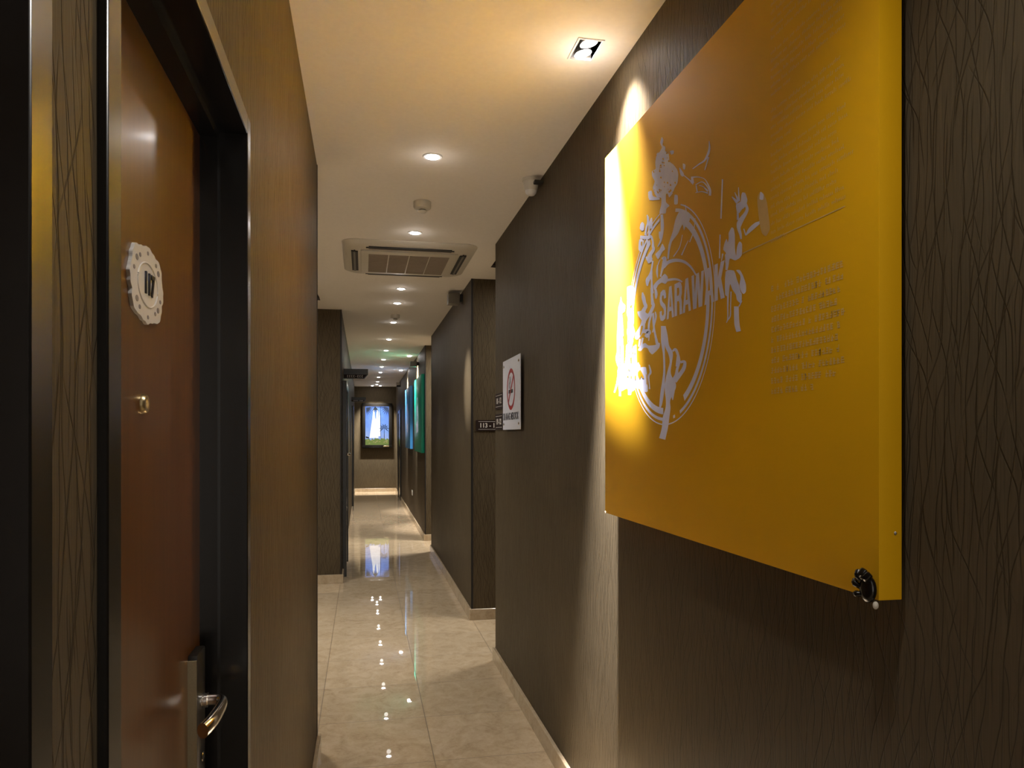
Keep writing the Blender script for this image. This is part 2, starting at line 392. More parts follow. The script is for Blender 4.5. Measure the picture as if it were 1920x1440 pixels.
def square_spot(x0, x1, y0, y1, label, power, tx=0.0, ty=0.0, deep=True):
    cx, cy = (x0+x1)/2, (y0+y1)/2
    e = empty('twin_spotlight', (cx, cy, H), label, 'ceiling light', 'square spotlights beside the wall boards')
    bm = bmesh.new(); f = 0.007; z0, z1 = H-0.003, H+0.002
    for a in ((x0, x1, y0, y0+f), (x0, x1, y1-f, y1), (x0, x0+f, y0+f, y1-f), (x1-f, x1, y0+f, y1-f)): box(bm, a[0], a[1], a[2], a[3], z0, z1)
    obj('frame', bm, M_lampwhite, e)
    if deep:
        bm = bmesh.new(); q = 0.002
        a = (x0+f, x1-f, y0+f, y1-f); zt = H+0.10
        vs = [bm.verts.new(p) for p in ((a[0],a[2],z1),(a[1],a[2],z1),(a[1],a[3],z1),(a[0],a[3],z1),(a[0],a[2],zt),(a[1],a[2],zt),(a[1],a[3],zt),(a[0],a[3],zt))]
        for qd in ((0,1,5,4),(1,2,6,5),(2,3,7,6),(3,0,4,7),(4,5,6,7)): bm.faces.new([vs[i] for i in qd])
        obj('housing', bm, M_blackmatt, e)
        rr = (x1-x0)*0.345
        for k in (0.26, 0.74):
            yy = y0 + (y1-y0)*k
            M = Matrix.Rotation(R(-12), 4, 'Y')
            bm = bmesh.new(); lathe(bm, [(rr*.70, 0.006), (rr*.99, -0.004), (rr*.94, 0.0), (rr*.75, 0.022), (rr*.5, 0.040), (rr*.3, .048)], (cx, yy, H+0.006), 28, 0, M)
            g = obj('spot_head', bm, M_lampwhite, e, True)
            bm = bmesh.new(); lathe(bm, [(0, -0.001), (rr*.45, 0.001), (rr*.78, 0.006), (rr*.70, 0.012), (0, .014)], (cx, yy, H+0.006), 24, 0, M)
            obj('lens', bm, M_glow2, g, True)
    else:
        bm = bmesh.new()
        for k in (0.27, 0.73):
            lathe(bm, [(0, -0.012), ((x1-x0)*.25, -0.010), ((x1-x0)*.36, -0.002)], (cx, y0+(y1-y0)*k, H), 20)
        obj('lens', bm, M_glow2, e, True)
    return e

es = square_spot(0.693, 0.783, 2.352, 2.493, 'square recessed twin spotlight beside the top far corner of the yellow board', 0)
spot('lamp_light', (0.738, 2.39, H-0.02), 70, 74, 1.0, (0, -22), (1, .95, .92), 0.02, es)
spot('lamp_light', (0.738, 2.45, H-0.02), 1900, 36, 1.0, (0, -4.2), (1, .97, .99), 0.02, es)
pd = bpy.data.lights.new('added_spill', 'POINT'); pd.energy = 0.35; pd.color = (1, .96, .98); pd.shadow_soft_size = .03  # point light added below the lamp for the glow on the ceiling
po = bpy.data.objects.new('added_spill', pd); COL.objects.link(po); po.parent = es; po.location = (0, 0, -.11)
for yy, nm in ((12.40, 'green'), (15.18, 'blue')):
    es = square_spot(0.71, 0.80, yy-.07, yy+.07, 'bright square spotlight beside the top far corner of the %s board' % nm, 0, deep=False)
    spot('lamp_light', (0.755, yy, H-0.03), 260, 46, 0.8, (0, -12), (1, .93, .88), 0.02, es)
    spot('lamp_light', (0.755, yy, H-0.03), 110, 100, 0.6, (0, 0), (1, .93, .88), 0.02, es)

# ---------------------------------------------------------------- doors
def door_frame(name, y0, y1, side, zt, face, x_back, parent, f=0.035):
    """jambs and head as one frame; side +1: on the left wall facing +X"""
    bm = bmesh.new(); xa, xb = sorted((face, x_back))
    for a in ((y0, y0+f, 0, zt), (y1-f, y1, 0, zt), (y0+f, y1-f, zt-f, zt)):
        bbox(bm, xa, xb, a[0], a[1], a[2], a[3], b=0.0015, seg=1)
    return obj(name, bm, M_black, parent, True)

d1 = empty('door_1', (-0.30, 1.07, 0), None, None); d1['kind'] = 'structure'
door_frame('door_frame', DY0, DY1, 1, DZ, XL+0.0085, XL-.139, d1)
bm = bmesh.new()     # door stop with its bead inside the frame
for a in ((DY0+.035, DY0+.050, 0, DZ-.035), (DY1-.050, DY1-.035, 0, DZ-.035), (DY0+.050, DY1-.050, DZ-.050, DZ-.035)):
    box(bm, -0.288, -0.258, a[0], a[1], a[2], a[3])
obj('door_stop', bm, M_black, d1)
bm = bmesh.new(); bbox(bm, -0.330, -0.288, DY0+.036, DY1-.036, 0.006, DZ-.037, b=0.001, seg=1); leaf = obj('door_leaf', bm, M_wood, d1)
# lock
bm = bmesh.new(); bbox(bm, -0.2885, -0.2728, 1.336, 1.401, 0.90, 1.170, b=0.003, seg=2)
lock = obj('lock_plate', bm, [M_blackmatt], d1, True); lock['label'] = 'tall black electronic lock plate with brassy edge'
bm = bmesh.new(); bbox(bm, -0.2887, -0.2733, 1.3345, 1.3362, 0.902, 1.162, b=0.0006, seg=1); obj('edge_trim', bm, M_plate, lock)
bm = bmesh.new(); lathe(bm, [(0, 0), (0.0135, 0), (0.0135, 0.004), (0.0105, 0.0045), (0.0105, .006), (.0125, .007), (.0125, .012), (.0, .012)], (-0.2732, 1.362, 1.086), 24, 0, Matrix.Rotation(R(90), 4, 'Y'))
pts = crom([(-0.272, 1.362, 1.086), (-0.250, 1.362, 1.086), (-0.240, 1.358, 1.086), (-0.2335, 1.345, 1.086), (-0.232, 1.32, 1.086), (-0.2335, 1.28, 1.086), (-0.237, 1.25, 1.085), (-0.243, 1.228, 1.083)], 5)
rad = []
for i in range(len(pts)):
    t = i/(len(pts)-1); rad.append(0.0098 if t < .35 else 0.0098+0.003*min(1, (t-.35)/.4))
tube(bm, pts, rad, 16, 0, 0.72)
obj('door_handle', bm, M_chrome, lock, True)['label'] = 'curved chrome lever handle'
bm = bmesh.new(); lathe(bm, [(0, 0), (0.0075, 0), (0.0085, 0.0015), (0.0075, .003), (0.0, .0022)], (-0.2728, 1.372, 0.985), 20, 0, Matrix.Rotation(R(90), 4, 'Y') )
obj('keyhole_ring', bm, M_chrome, lock, True)
bm = bmesh.new(); lathe(bm, [(0, 0.003), (0.006, 0.003), (0.0065, 0.006), (0.0115, 0.006), (0.0135, 0.003), (0.0138, 0.0)], (-0.288, 1.073, 1.583), 28, 0, Matrix.Rotation(R(90), 4, 'Y'))
obj('peephole', bm, M_brass, leaf, True)
# number plaque: ornate baroque outline
plq = empty('number_plaque', (-0.288, 1.082, 1.743), 'ornate white scroll-edged plaque numbered 117 on the brown door', 'sign')
def ornate(s=1.0):
    out = []
    for i in range(160):
        a = 2*math.pi*i/160
        r = 1 - 0.04*math.cos(4*a) + 0.035*math.cos(8*a+.3) + 0.022*abs(math.sin(9*a)) + 0.012*math.sin(23*a)
        out.append((0.0785*r*math.cos(a)*s, 0.0515*r*math.sin(a)*s))
    return out
def slab(bm, pts2, place, t, mi=0):
    """closed outline extruded by t; place((a,b), depth)->Vector"""
    lo = [bm.verts.new(place(p, 0)) for p in pts2]; hi = [bm.verts.new(place(p, t)) for p in pts2]
    n = len(pts2)
    f = bm.faces.new(hi); f.material_index = mi; f = bm.faces.new(lo[::-1]); f.material_index = mi
    for i in range(n):
        f = bm.faces.new((lo[i], lo[(i+1) % n], hi[(i+1) % n], hi[i])); f.material_index = mi
pl = lambda p, d: Vector((-0.288+d, 1.082+p[0], 1.743+p[1]))
bm = bmesh.new(); slab(bm, ornate(), pl, 0.0045)
obj('backing', bm, M_white, plq)
bm = bmesh.new()
for (a, b, r) in ((0.052,0.026,.0042),(0.040,0.035,.003),(-0.050,0.027,.004),(-0.036,0.033,.003),(0.050,-0.026,.004),(0.036,-0.033,.003),(-0.050,-0.026,.0042),(-0.038,-0.035,.003),(-.062,.012,.0028),(.062,-.012,.0028),(0,.043,.0028),(0,-.043,.0028)):
    slab(bm, [(a+r*math.cos(i*.524)*1.5, b+r*math.sin(i*.524)) for i in range(12)], lambda p, d: pl(p, d+0.0045), 0.0004)
obj('pierced_ornament', bm, M_greyink, plq)
bm = bmesh.new()
pts = [(-0.288+0.0045, 1.082+0.047*math.cos(2*math.pi*i/48), 1.743+0.029*math.sin(2*math.pi*i/48)) for i in range(49)]
tube(bm, pts, 0.0013, 8); obj('oval_rim', bm, M_white, plq, True)
bm = text_bm('117', 0.040, face_pX((-0.2825, 1.085, 1.743)), 0.0012, 0.0011, 0.80)
obj('numerals', bm, M_ink, plq)

d2 = empty('door_2', (-0.30, .13, 0), None, None); d2['kind'] = 'structure'
door_frame('door_frame', EY0, EY1, 1, DZ, XL+0.0085, XL-.139, d2)
bm = bmesh.new(); bbox(bm, -0.330, -0.288, EY0+.036, EY1-.036, 0.006, DZ-.037, b=0.001, seg=1); obj('door_leaf', bm, M_wood, d2)

def far_door(name, y0, y1, side, wallx, out=0.045):
    s = side
    e = empty(name, (wallx+s*.01, (y0+y1)/2, 0), None, None); e['kind'] = 'structure'
    bm = bmesh.new()
    xa, xb = sorted((wallx+s*0.0005, wallx+s*out)); f = 0.07; zt = 2.13
    for a in ((y0, y0+f, 0, zt), (y1-f, y1, 0, zt), (y0+f, y1-f, zt-f, zt)): bbox(bm, xa, xb, a[0], a[1], a[2], a[3], b=0.002, seg=1)
    obj('door_frame', bm, M_black, e, True)
    bm = bmesh.new(); xa, xb = sorted((wallx+s*0.0005, wallx+s*.012)); box(bm, xa, xb, y0+f, y1-f, 0.005, zt-f); obj('door_leaf', bm, M_black, e)
    return e
d3 = far_door('door_3', 8.30, 9.35, 1, XL)
bm = bmesh.new(); x = XL+0.045
lathe(bm, [(0, 0), (0.022, 0), (0.022, 0.006), (0.010, 0.008), (0.010, 0.030), (0, .030)], (XL+.012, 8.48, 1.325), 20, 0, Matrix.Rotation(R(90), 4, 'Y'))
tube(bm, crom([(XL+.040, 8.48, 1.325), (XL+.062, 8.48, 1.325), (XL+.072, 8.52, 1.325), (XL+.070, 8.62, 1.325)], 4), 0.014, 12)
obj('door_handle', bm, M_chrome, d3, True)
bm = bmesh.new(); bbox(bm, XL+.045, XL+.048, 8.31, 8.36, .72, .86, b=0.001, seg=1); obj('push_plate', bm, M_chrome, d3)
far_door('door_4', 15.50, 16.55, 1, XL, 0.03)
far_door('door_5', 17.70, 18.80, -1, XR, 0.03)

# ---------------------------------------------------------------- yellow board and its print
BX, BB = 0.832, 0.875                   # face and back of the board
BY0, BY1, BZ0, BZ1 = 1.085, 2.499, 1.269, 2.509
board = empty('display_board', (BB, (BY0+BY1)/2, BZ0), 'large yellow acrylic board with white circular emblem and SARAWAK lettering', 'wall board')
bm = bmesh.new(); bbox(bm, BX, BB, BY0, BY1, BZ0, BZ1, b=0.0016, seg=2); obj('panel', bm, M_yellow, board, True)
for (y, z) in ((BY0+.04, BZ0+.04), (BY0+.04, BZ1-.04), (BY1-.04, BZ0+.04), (BY1-.04, BZ1-.04)):
    bm = bmesh.new(); lathe(bm, [(0, 0), (0.009, 0), (0.009, XR-BB-.0005), (0, XR-BB-.0005)], (BB, y, z), 16, 0, Matrix.Rotation(R(90), 4, 'Y'))
    obj('wall_spacer', bm, M_chrome, board)
for (y, z) in ((BY1-.004, BZ0+.003), (BY0+.002, BZ0+.11)):
    bm = bmesh.new(); lathe(bm, [(0, -0.003), (0.003, -0.002), (0.004, 0.001), (0.003, 0.003)], (BX if y > 2 else BX+.03, y, z), 12, 0, Matrix.Rotation(R(90), 4, 'Y'))
    obj('fixing_pin', bm, M_chrome, board)

C5, S5 = math.cos(YAW), math.sin(YAW)
def onboard(p, depth):                  # drawing units -> (Y, Z) on the board's face
    px, py = p
    d = 1400*BX/(C5*(px-680)); y = (d-BX*S5)/C5; z = EYE+(815-py)*d/1400
    return Vector((BX-0.0002-depth, y, z))
ART = bmesh.new(); CUT = bmesh.new(); FAINT = bmesh.new()
cnt = [0]
def face2(bm, pts, lift):
    cnt[0] += 1
    vs = [bm.verts.new(onboard(p, lift+cnt[0]*2e-7)) for p in pts]
    try: bm.faces.new(vs)
    except Exception: pass
def P(T, pts, bm=None, smooth=True, lift=0.0003):
    bm = ART if bm is None else bm
    ox, oy, k = T
    q = [(ox+x/k, oy+y/k) for x, y in pts]
    if smooth:
        q2 = []
        n = len(q)
        for i in range(n):
            p0, p1, p2, p3 = q[i-1], q[i], q[(i+1) % n], q[(i+2) % n]
            for j in range(3):
                t = j/3
                q2.append(tuple(0.5*((2*b)+(-a+c)*t*.6+(2*a-5*b+4*c-d)*t*t*.6+(-a+3*b-3*c+d)*t**3*.6+ (c-b)*.4*2*t) for a,b,c,d in zip(p0,p1,p2,p3)))
        q = q2
    face2(bm, q, lift)
def S(T, pts, bm=None, lift=0.0003):
    """tapered brush stroke: (x, y, width)"""
    bm = ART if bm is None else bm
    ox, oy, k = T
    q = crom([(ox+x/k, oy+y/k, w_/k) for x, y, w_ in pts], 5)
    cnt[0] += 1
    Lf, Rt = [], []
    for i, (x, y, w_) in enumerate(q):
        a, b = q[max(i-1,0)], q[min(i+1,len(q)-1)]
        dx, dy = b[0]-a[0], b[1]-a[1]; n = math.hypot(dx, dy) or 1
        nx, ny = -dy/n*w_/2, dx/n*w_/2
        Lf.append(bm.verts.new(onboard((x+nx, y+ny), lift+cnt[0]*2e-7))); Rt.append(bm.verts.new(onboard((x-nx, y-ny), lift+cnt[0]*2e-7)))
    for i in range(len(q)-1): bm.faces.new((Lf[i], Lf[i+1], Rt[i+1], Rt[i]))
def ring(r0, r1, a0, a1, yc=1.968, zc=1.872, n=90):
    cnt[0] += 1; x = BX-0.0005-cnt[0]*2e-7; prev = None
    for i in range(n+1):
        a = R(a0+(a1-a0)*i/n)
        u, v = ART.verts.new((x, yc-r0*math.cos(a), zc+r0*math.sin(a))), ART.verts.new((x, yc-r1*math.cos(a), zc+r1*math.sin(a)))
        if prev: ART.faces.new((prev[0], u, v, prev[1]))
        prev = (u, v)
# angle 0 points to the near (right) side, 90 up
ring(0.300, 0.3035, -268, 70)
ring(0.2825, 0.2915, -262, -86); ring(0.2825, 0.2915, -70, 76)
ring(0.255, 0.273, -245, -93); ring(0.255, 0.273, -62, 64)
ring(0.283, 0.291, -79, -76.5)
ZA=(1170,240,9.); ZB=(1280,250,9.); ZC=(1340,330,9.); ZD=(1170,390,9.); ZE=(1140,540,9.); ZF=(1140,650,9.); Z7=(1220,620,6.857); Z8=(1220,480,9.); ZH=(1340,480,9.); Z5=(1110,230,4.8)
# tree-like finial at the top of the ring
P(ZA, [(640,150),(668,200),(655,285),(700,320),(700,390),(760,440),(770,560),(840,620),(900,700),(920,790),(905,930),(860,1010),(820,1110),(765,1170),(740,1110),(712,1120),(712,1250),(770,1310),(720,1360),(705,1440),(600,1440),(630,1300),(630,1180),(560,1170),(505,1080),(490,1000),(520,900),(480,820),(475,730),(535,690),(530,580),(555,430),(600,410),(640,330),(612,250)])
random.seed(5)
for _ in range(46):
    a = random.uniform(490, 890); b = random.uniform(420, 1100)
    if a > 780 and b < 640: continue
    r = random.uniform(6, 15)
    P(ZA, [(a-r,b),(a,b-r*1.6),(a+r,b+r*.3),(a+r*.2,b+r*1.5)], CUT, False, 0.0006)
P(ZA, [(780,390),(840,380),(840,430),(800,450)]); P(ZA, [(855,1130),(910,1140),(910,1280),(850,1285)]); P(ZA, [(410,1080),(470,1060),(490,1150),(600,1180),(600,1210),(430,1215)])
S(ZA, [(940,670,10),(985,780,60),(1000,820,10)]); P(ZA, [(995,600),(1040,620),(1030,700),(1000,690)])
# plumes right of the finial
S(ZB, [(450,130,8),(455,250,34),(430,350,40),(370,460,30),(280,520,22),(170,600,12)])
S(ZB, [(440,400,25),(400,540,20),(375,620,14)])
S(ZB, [(170,740,24),(270,738,16),(370,770,12),(430,860,24),(465,960,40),(462,1050,44)])
S(ZB, [(220,870,14),(320,820,15),(390,860,20),(450,960,14)]); S(ZB, [(280,880,10),(350,900,12),(430,970,18)])
S(ZB, [(370,920,14),(430,980,34)]); S(ZB, [(220,1000,10),(330,985,14),(430,1010,24)])
S(ZB, [(160,730,34),(170,840,56)]); S(ZB, [(0,690,12),(120,790,20),(180,860,24)]); S(ZB, [(230,880,18),(250,1000,22)])
S(ZB, [(675,775,24),(650,1440,24)]); S(ZC, [(95,990,22),(85,1390,22)])
# bird-neck shape inside the ring
P(Z5, [(780,810),(830,788),(880,815),(882,880),(855,900),(830,970),(815,915),(775,1000),(722,1070),(702,1150),(692,1225),(680,1222),(690,1100),(728,980),(750,880)])
S(Z5, [(930,860,6),(915,980,9),(880,1075,10)]); S(Z5, [(815,1010,6),(790,1120,8),(735,1205,9)]); S(Z5, [(868,1060,5),(840,1120,8),(808,1192,12)]); S(Z5, [(840,740,6),(850,800,10)])
# arcs under it
S(Z8, [(215,190,60),(300,105,58),(430,72,55),(560,95,48),(660,165,38),(720,240,32),(770,325,26)])
S(Z8, [(270,410,44),(390,392,40),(470,402,35),(535,438,24)])
P(Z8, [(290,350),(240,300),(180,360),(100,430),(50,500),(60,570),(90,565),(130,490),(190,450),(250,470),(292,420)])
S(Z8, [(85,560,36),(95,640,50),(92,720,22)])
S(ZD, [(640,110,44),(650,300,56),(640,450,46),(620,560,30),(570,655,12)]); P(ZD, [(590,400),(650,410),(640,500),(600,520)])
P(ZD, [(650,600),(695,690),(650,740),(610,820),(575,865),(532,780),(605,700)])
S(ZD, [(640,860,30),(690,840,50),(680,930,66),(645,1050,36),(620,1160,26)]); S(ZD, [(570,960,20),(560,1080,34),(572,1180,10)]); S(ZD, [(610,870,16),(575,960,16)])
# first brush character
P(ZD, [(310,235),(345,270),(338,370),(300,385),(268,350),(280,270)]); P(ZD, [(478,165),(484,320),(452,352),(425,255),(450,180)])
S(ZD, [(395,115,20),(405,240,30),(382,330,30),(360,460,25)]); S(ZD, [(415,140,14),(425,350,22),(430,470,40)])
S(ZD, [(275,490,50),(400,500,60),(455,480,44),(490,560,30),(492,640,42),(500,700,50),(450,780,60),(430,850,80),(415,930,24)])
P(ZD, [(258,540),(300,520),(335,560),(330,680),(290,745),(248,700)]); P(ZD, [(290,570),(312,570),(306,640),(288,620)], CUT, True, .0006)
S(ZD, [(402,540,25),(390,650,25),(360,780,25),(315,915,10)]); P(ZD, [(370,820),(480,840),(475,900),(420,935),(380,875)])
S(ZD, [(490,890,30),(465,1050,30),(440,1150,60),(402,1220,70),(395,1315,24)]); S(ZD, [(470,1050,25),(470,1250,30),(480,1440,52)])
# second brush character
S(ZE, [(740,0,40),(745,150,40),(760,280,60)])
S(ZE, [(585,75,22),(600,160,60),(620,250,56),(645,310,60)])
P(ZE, [(498,400),(560,385),(610,310),(672,310),(632,400),(680,432),(742,300),(740,240),(792,262),(790,320),(740,430),(645,560),(622,690),(565,800),(500,872),(458,850),(470,760),(540,640),(570,545),(520,480)])
S(ZE, [(742,430,32),(702,560,32),(690,700,32),(725,765,18)]); S(ZE, [(765,420,30),(770,560,36),(780,680,32),(802,800,34),(832,940,50)])
S(ZE, [(800,400,16),(812,480,30),(790,600,22),(755,750,16)]); S(ZE, [(590,730,60),(690,740,80),(640,830,60)]); S(ZE, [(700,740,30),(690,890,14)])
P(ZE, [(508,1050),(555,960),(630,928),(685,970),(800,962),(838,920),(880,932),(872,1000),(820,1062),(748,1122),(700,1075),(665,1012),(605,1008),(560,1062)])
S(ZE, [(592,840,30),(562,980,34)]); S(ZE, [(542,860,30),(522,990,26)])
P(ZE, [(560,650),(592,640),(560,780),(540,790)], CUT, True, .0006); P(ZE, [(632,600),(662,580),(668,660),(630,690)], CUT, True, .0006)
# domed tower at the lower left
P(ZE, [(220,145),(240,240),(292,292),(282,400),(242,430),(250,560),(262,810),(160,800),(166,600),(180,330),(208,230)])
P(ZE, [(155,790),(250,830),(270,1080),(285,1320),(175,1340),(130,1190),(155,1060)])
P(ZE, [(330,-20),(440,-20),(432,260),(392,300),(440,400),(442,560),(432,640),(462,760),(400,905),(350,880),(320,740),(350,560),(318,420),(328,200)])
P(ZE, [(310,965),(400,905),(432,990),(482,955),(492,1250),(545,1300),(545,1460),(178,1460),(180,1330),(290,1240)])
P(ZF, [(180,400),(240,290),(480,290),(522,262),(545,380),(560,348),(645,350),(662,480),(674,750),(612,762),(542,722),(480,692),(440,740),(402,760),(390,812),(340,812),(330,702),(186,752)])
P(ZF, [(550,395),(592,470),(612,530),(584,530),(566,492),(542,548),(510,492),(510,430)], CUT, True, .0006)
for q in ([(196,960),(212,960),(208,1330),(196,1330)], [(272,1080),(290,1080),(284,1270),(270,1270)], [(380,1180),(402,1160),(400,1270),(384,1270)], [(350,1085),(366,1085),(362,1110),(350,1108)], [(415,1080),(430,1080),(428,1108),(414,1108)], [(450,1080),(462,1085),(460,1110),(448,1108)], [(372,300),(410,280),(396,330),(380,340)], [(346,570),(356,545),(350,600),(340,610)], [(398,1040),(440,860),(450,870),(412,1020)]):
    P(ZE, q, CUT, False, .0006)
for q in ([(300,420),(360,380),(410,400),(360,398)], [(320,500),(360,485),(355,500),(330,520)], [(385,490),(408,500),(400,535),(386,525)], [(455,490),(478,480),(470,560),(455,550)], [(640,460),(652,470),(668,640),(655,640)]):
    P(ZF, q, CUT, False, .0006)
S(ZF, [(190,370,26),(155,620,30),(108,775,24)]); S(ZF, [(205,740,30),(203,835,38)])
S(ZF, [(695,305,16),(722,430,36),(690,500,26),(702,650,15),(702,715,30)])
# long figure hanging through the ring
S(Z7, [(155,-60,40),(160,150,46),(172,300,26),(178,500,26),(168,650,36),(150,800,46),(132,940,36),(116,1010,14)])
S(Z7, [(185,-60,20),(195,60,50),(215,200,52),(258,290,60),(262,400,30),(240,520,42),(238,600,80),(255,700,150),(240,800,110),(226,900,56),(225,1000,66),(200,1120,84),(185,1250,78),(150,1392,82)])
S(Z7, [(285,265,22),(320,240,34),(350,300,34),(368,400,34),(342,500,34),(332,580,50),(290,650,60)])
S(Z7, [(385,405,32),(440,402,36),(430,480,48),(380,560,52),(310,650,60)]); S(Z7, [(345,330,18),(335,460,24)]); S(Z7, [(290,760,50),(285,890,14)])
# right-hand figure
S(ZC, [(295,350,16),(390,450,60)]); S(ZC, [(342,275,12),(410,430,46)]); S(ZC, [(405,190,10),(415,420,34)])
P(ZC, [(470,278),(522,290),(556,400),(540,480),(500,540),(470,560),(420,625),(380,620),(362,480),(440,430),(452,330)])
S(ZC, [(525,470,45),(552,560,50),(520,640,60),(465,720,80),(422,800,90),(410,880,62),(438,980,44),(450,1065,28)]); S(ZC, [(392,600,30),(398,740,40)])
S(ZC, [(525,1005,14),(600,910,66),(700,820,70),(765,780,40),(812,715,40)]); S(ZC, [(495,890,18),(528,1000,20)])
P(ZC, [(775,262),(830,300),(885,440),(925,760),(935,900),(870,1015),(800,960),(762,800),(728,500),(728,350)], FAINT)
P(ZC, [(775,268),(828,310),(822,400),(760,390)], ART)
P(ZC, [(290,868),(325,890),(345,1000),(347,1200),(362,1330),(405,1390),(350,1425),(262,1392),(240,1460),(180,1460),(192,1300),(148,1240),(170,1130),(205,1060),(225,1120),(240,1050),(240,960)])
P(ZC, [(430,1105),(466,1150),(462,1330),(400,1402),(368,1330),(380,1200),(405,1130)]); S(ZC, [(140,1310,30),(118,1440,12)])
S(ZH, [(212,-30,70),(215,120,60),(203,240,36)])
P(ZH, [(188,262),(330,248),(380,400),(412,480),(440,600),(462,640),(458,760),(432,792),(380,742),(360,650),(300,560),(266,470),(250,560),(240,672),(180,650)])
P(ZH, [(365,240),(430,238),(482,330),(532,480),(532,600),(490,642),(450,600),(420,500),(440,380),(430,320)])
S(ZH, [(228,660,30),(225,850,25),(225,1050,20),(202,1125,14)]); S(ZH, [(280,600,18),(272,850,18),(266,1010,22),(215,1095,14)])
S(ZH, [(462,755,18),(415,850,20)]); S(ZH, [(370,850,80),(372,1000,84),(380,1150,88),(408,1275,78)])
# SARAWAK in heavy condensed capitals
G = {'A': [[(0,0),(.34,1),(.66,1),(1,0),(.72,0),(.655,.22),(.345,.22),(.28,0)], [(.40,.36),(.60,.36),(.5,.76)]],
     'R': [[(0,0),(0,1),(.62,1),(.84,.95),(.96,.82),(.96,.62),(.86,.51),(.96,.38),(1,0),(.66,0),(.64,.34),(.56,.43),(.34,.43),(.34,0)], [(.34,.60),(.34,.84),(.54,.84),(.62,.78),(.62,.66),(.54,.60)]],
     'W': [[(0,1),(.13,0),(.42,0),(.5,.55),(.58,0),(.87,0),(1,1),(.79,1),(.72,.42),(.62,1),(.38,1),(.28,.42),(.21,1)]],
     'K': [[(0,0),(0,1),(.34,1),(.34,.62),(.62,1),(.99,1),(.66,.55),(1,0),(.62,0),(.40,.38),(.34,.30),(.34,0)]],
     'S': [[(.97,.70),(.97,.82),(.84,.96),(.5,1),(.16,.95),(.03,.80),(.03,.66),(.16,.54),(.55,.40),(.66,.32),(.66,.22),(.5,.16),(.35,.22),(.35,.34),(.02,.34),(.02,.18),(.16,.04),(.5,0),(.86,.05),(.98,.20),(.98,.38),(.84,.50),(.46,.62),(.36,.70),(.36,.78),(.5,.84),(.64,.78),(.64,.70)]]}
ya, yb, za, zb = 2.008, 1.6165, 1.863, 1.951
wd = {'S': .93, 'A': 1.0, 'R': .98, 'W': 1.40, 'K': 1.02}; tot = sum(wd[c] for c in 'SARAWAK')+6*.05; pos = 0
for c in 'SARAWAK':
    for k, poly in enumerate(G[c]):
        bmx = ART if k == 0 else CUT; cnt[0] += 1
        vs = []
        for a, b in poly:
            t = (pos+a*wd[c])/tot
            vs.append(bmx.verts.new((BX-(0.0007 if k == 0 else .0010)-cnt[0]*2e-7, ya+(yb-ya)*t, za+(zb-za)*b)))
        bmx.faces.new(vs)
    pos += wd[c]+.05
# thin rule and the two columns of small print (illegible in the photograph: rows of tiny marks)
S((0,0,1.), [(1392,475.5,2.2),(1585,386.5,2.0)], FAINT)
def mark(y, z, w_, h_, x):
    v = [FAINT.verts.new((x, y, z)), FAINT.verts.new((x, y-w_, z)), FAINT.verts.new((x, y-w_, z+h_)), FAINT.verts.new((x, y, z+h_))]; FAINT.faces.new(v)
yl, yr = 1.415, 1.180
random.seed(11)
def rows(zt, n, pitch, h_, cell, gaps, cjk):
    for r in range(n):
        y = yl; z = zt-r*pitch
        end = yr+random.uniform(0, .018)
        if (r+1) in gaps: end = yl-(yl-yr)*gaps[r+1]
        if gaps.get(r+1) == 0: continue
        while y > end:
            if cjk:
                if random.random() < .10: y -= cell*.8; continue
                for q in range(random.randint(2, 3)):
                    mark(y-random.uniform(0, .25)*cell, z+h_*(q/3.0)+h_*.05, cell*random.uniform(.5, .8), h_*.17, BX-.0005)
                for q in range(random.randint(1, 2)): mark(y-random.uniform(.05, .65)*cell, z, cell*.16, h_*random.uniform(.7, 1), BX-.00052)
                y -= cell
            else:
                k = random.randint(3, 9)
                for q in range(k):
                    hh = h_*random.choice((.62, .62, .62, 1.0))
                    mark(y, z, cell*.30, hh, BX-.0005)
                    if random.random() < .6: mark(y-cell*.25, z+random.choice((0, .3, .5))*h_, cell*.42, h_*.16, BX-.0005)
                    y -= cell
                y -= cell*.9
rows(1.838, 11, 0.0212, 0.0135, 0.0112, {10: .88, 11: .62}, True)
rows(2.330, 12, 0.0172, 0.0088, 0.0052, {6: .30, 7: 0, 12: .25}, False)
rows(2.118, 11, 0.0178, 0.0088, 0.0052, {11: .22}, False)
rows(2.482, 8, 0.0172, 0.0088, 0.0052, {4: .7}, False)
obj('printed_artwork', ART, M_print, board)['label'] = 'white emblem of ring, towers, figures and brush characters'
obj('artwork_details', CUT, M_yellow, board)
obj('small_print', FAINT, M_faint, board)['label'] = 'faint tan columns of small print and thin rule'

# black hand-shaped clip on the lower near corner of the board
bm = bmesh.new()
hc = Vector((BX-.012, 1.096, 1.287))
t = bmesh.new(); bmesh.ops.create_uvsphere(t, u_segments=20, v_segments=12, radius=1)
merge(bm, t, Matrix.Translation(hc) @ Matrix.Diagonal((0.011, 0.017, 0.023, 1)))
for (y, z, y2, z2, r) in ((1.093, 1.300, 1.084, 1.314, .0065), (1.100, 1.302, 1.098, 1.319, .0065), (1.106, 1.298, 1.112, 1.315, .006), (1.110, 1.288, 1.122, 1.297, .0058), (1.108, 1.276, 1.118, 1.275, .0055)):
    tube(bm, crom([(BX-.014, y, z), (BX-.021, (y+y2)/2, (z+z2)/2), (BX-.016, y2, z2)], 4), [r*.9]*4+[r]*4+[r*.7], 10)
hand = obj('board_clip', bm, M_black, None, True)
tag(hand, 'small glossy black claw-shaped clip on the lower near corner of the yellow board', 'clip')
bm = bmesh.new(); t = bmesh.new(); bmesh.ops.create_uvsphere(t, u_segments=14, v_segments=8, radius=1)
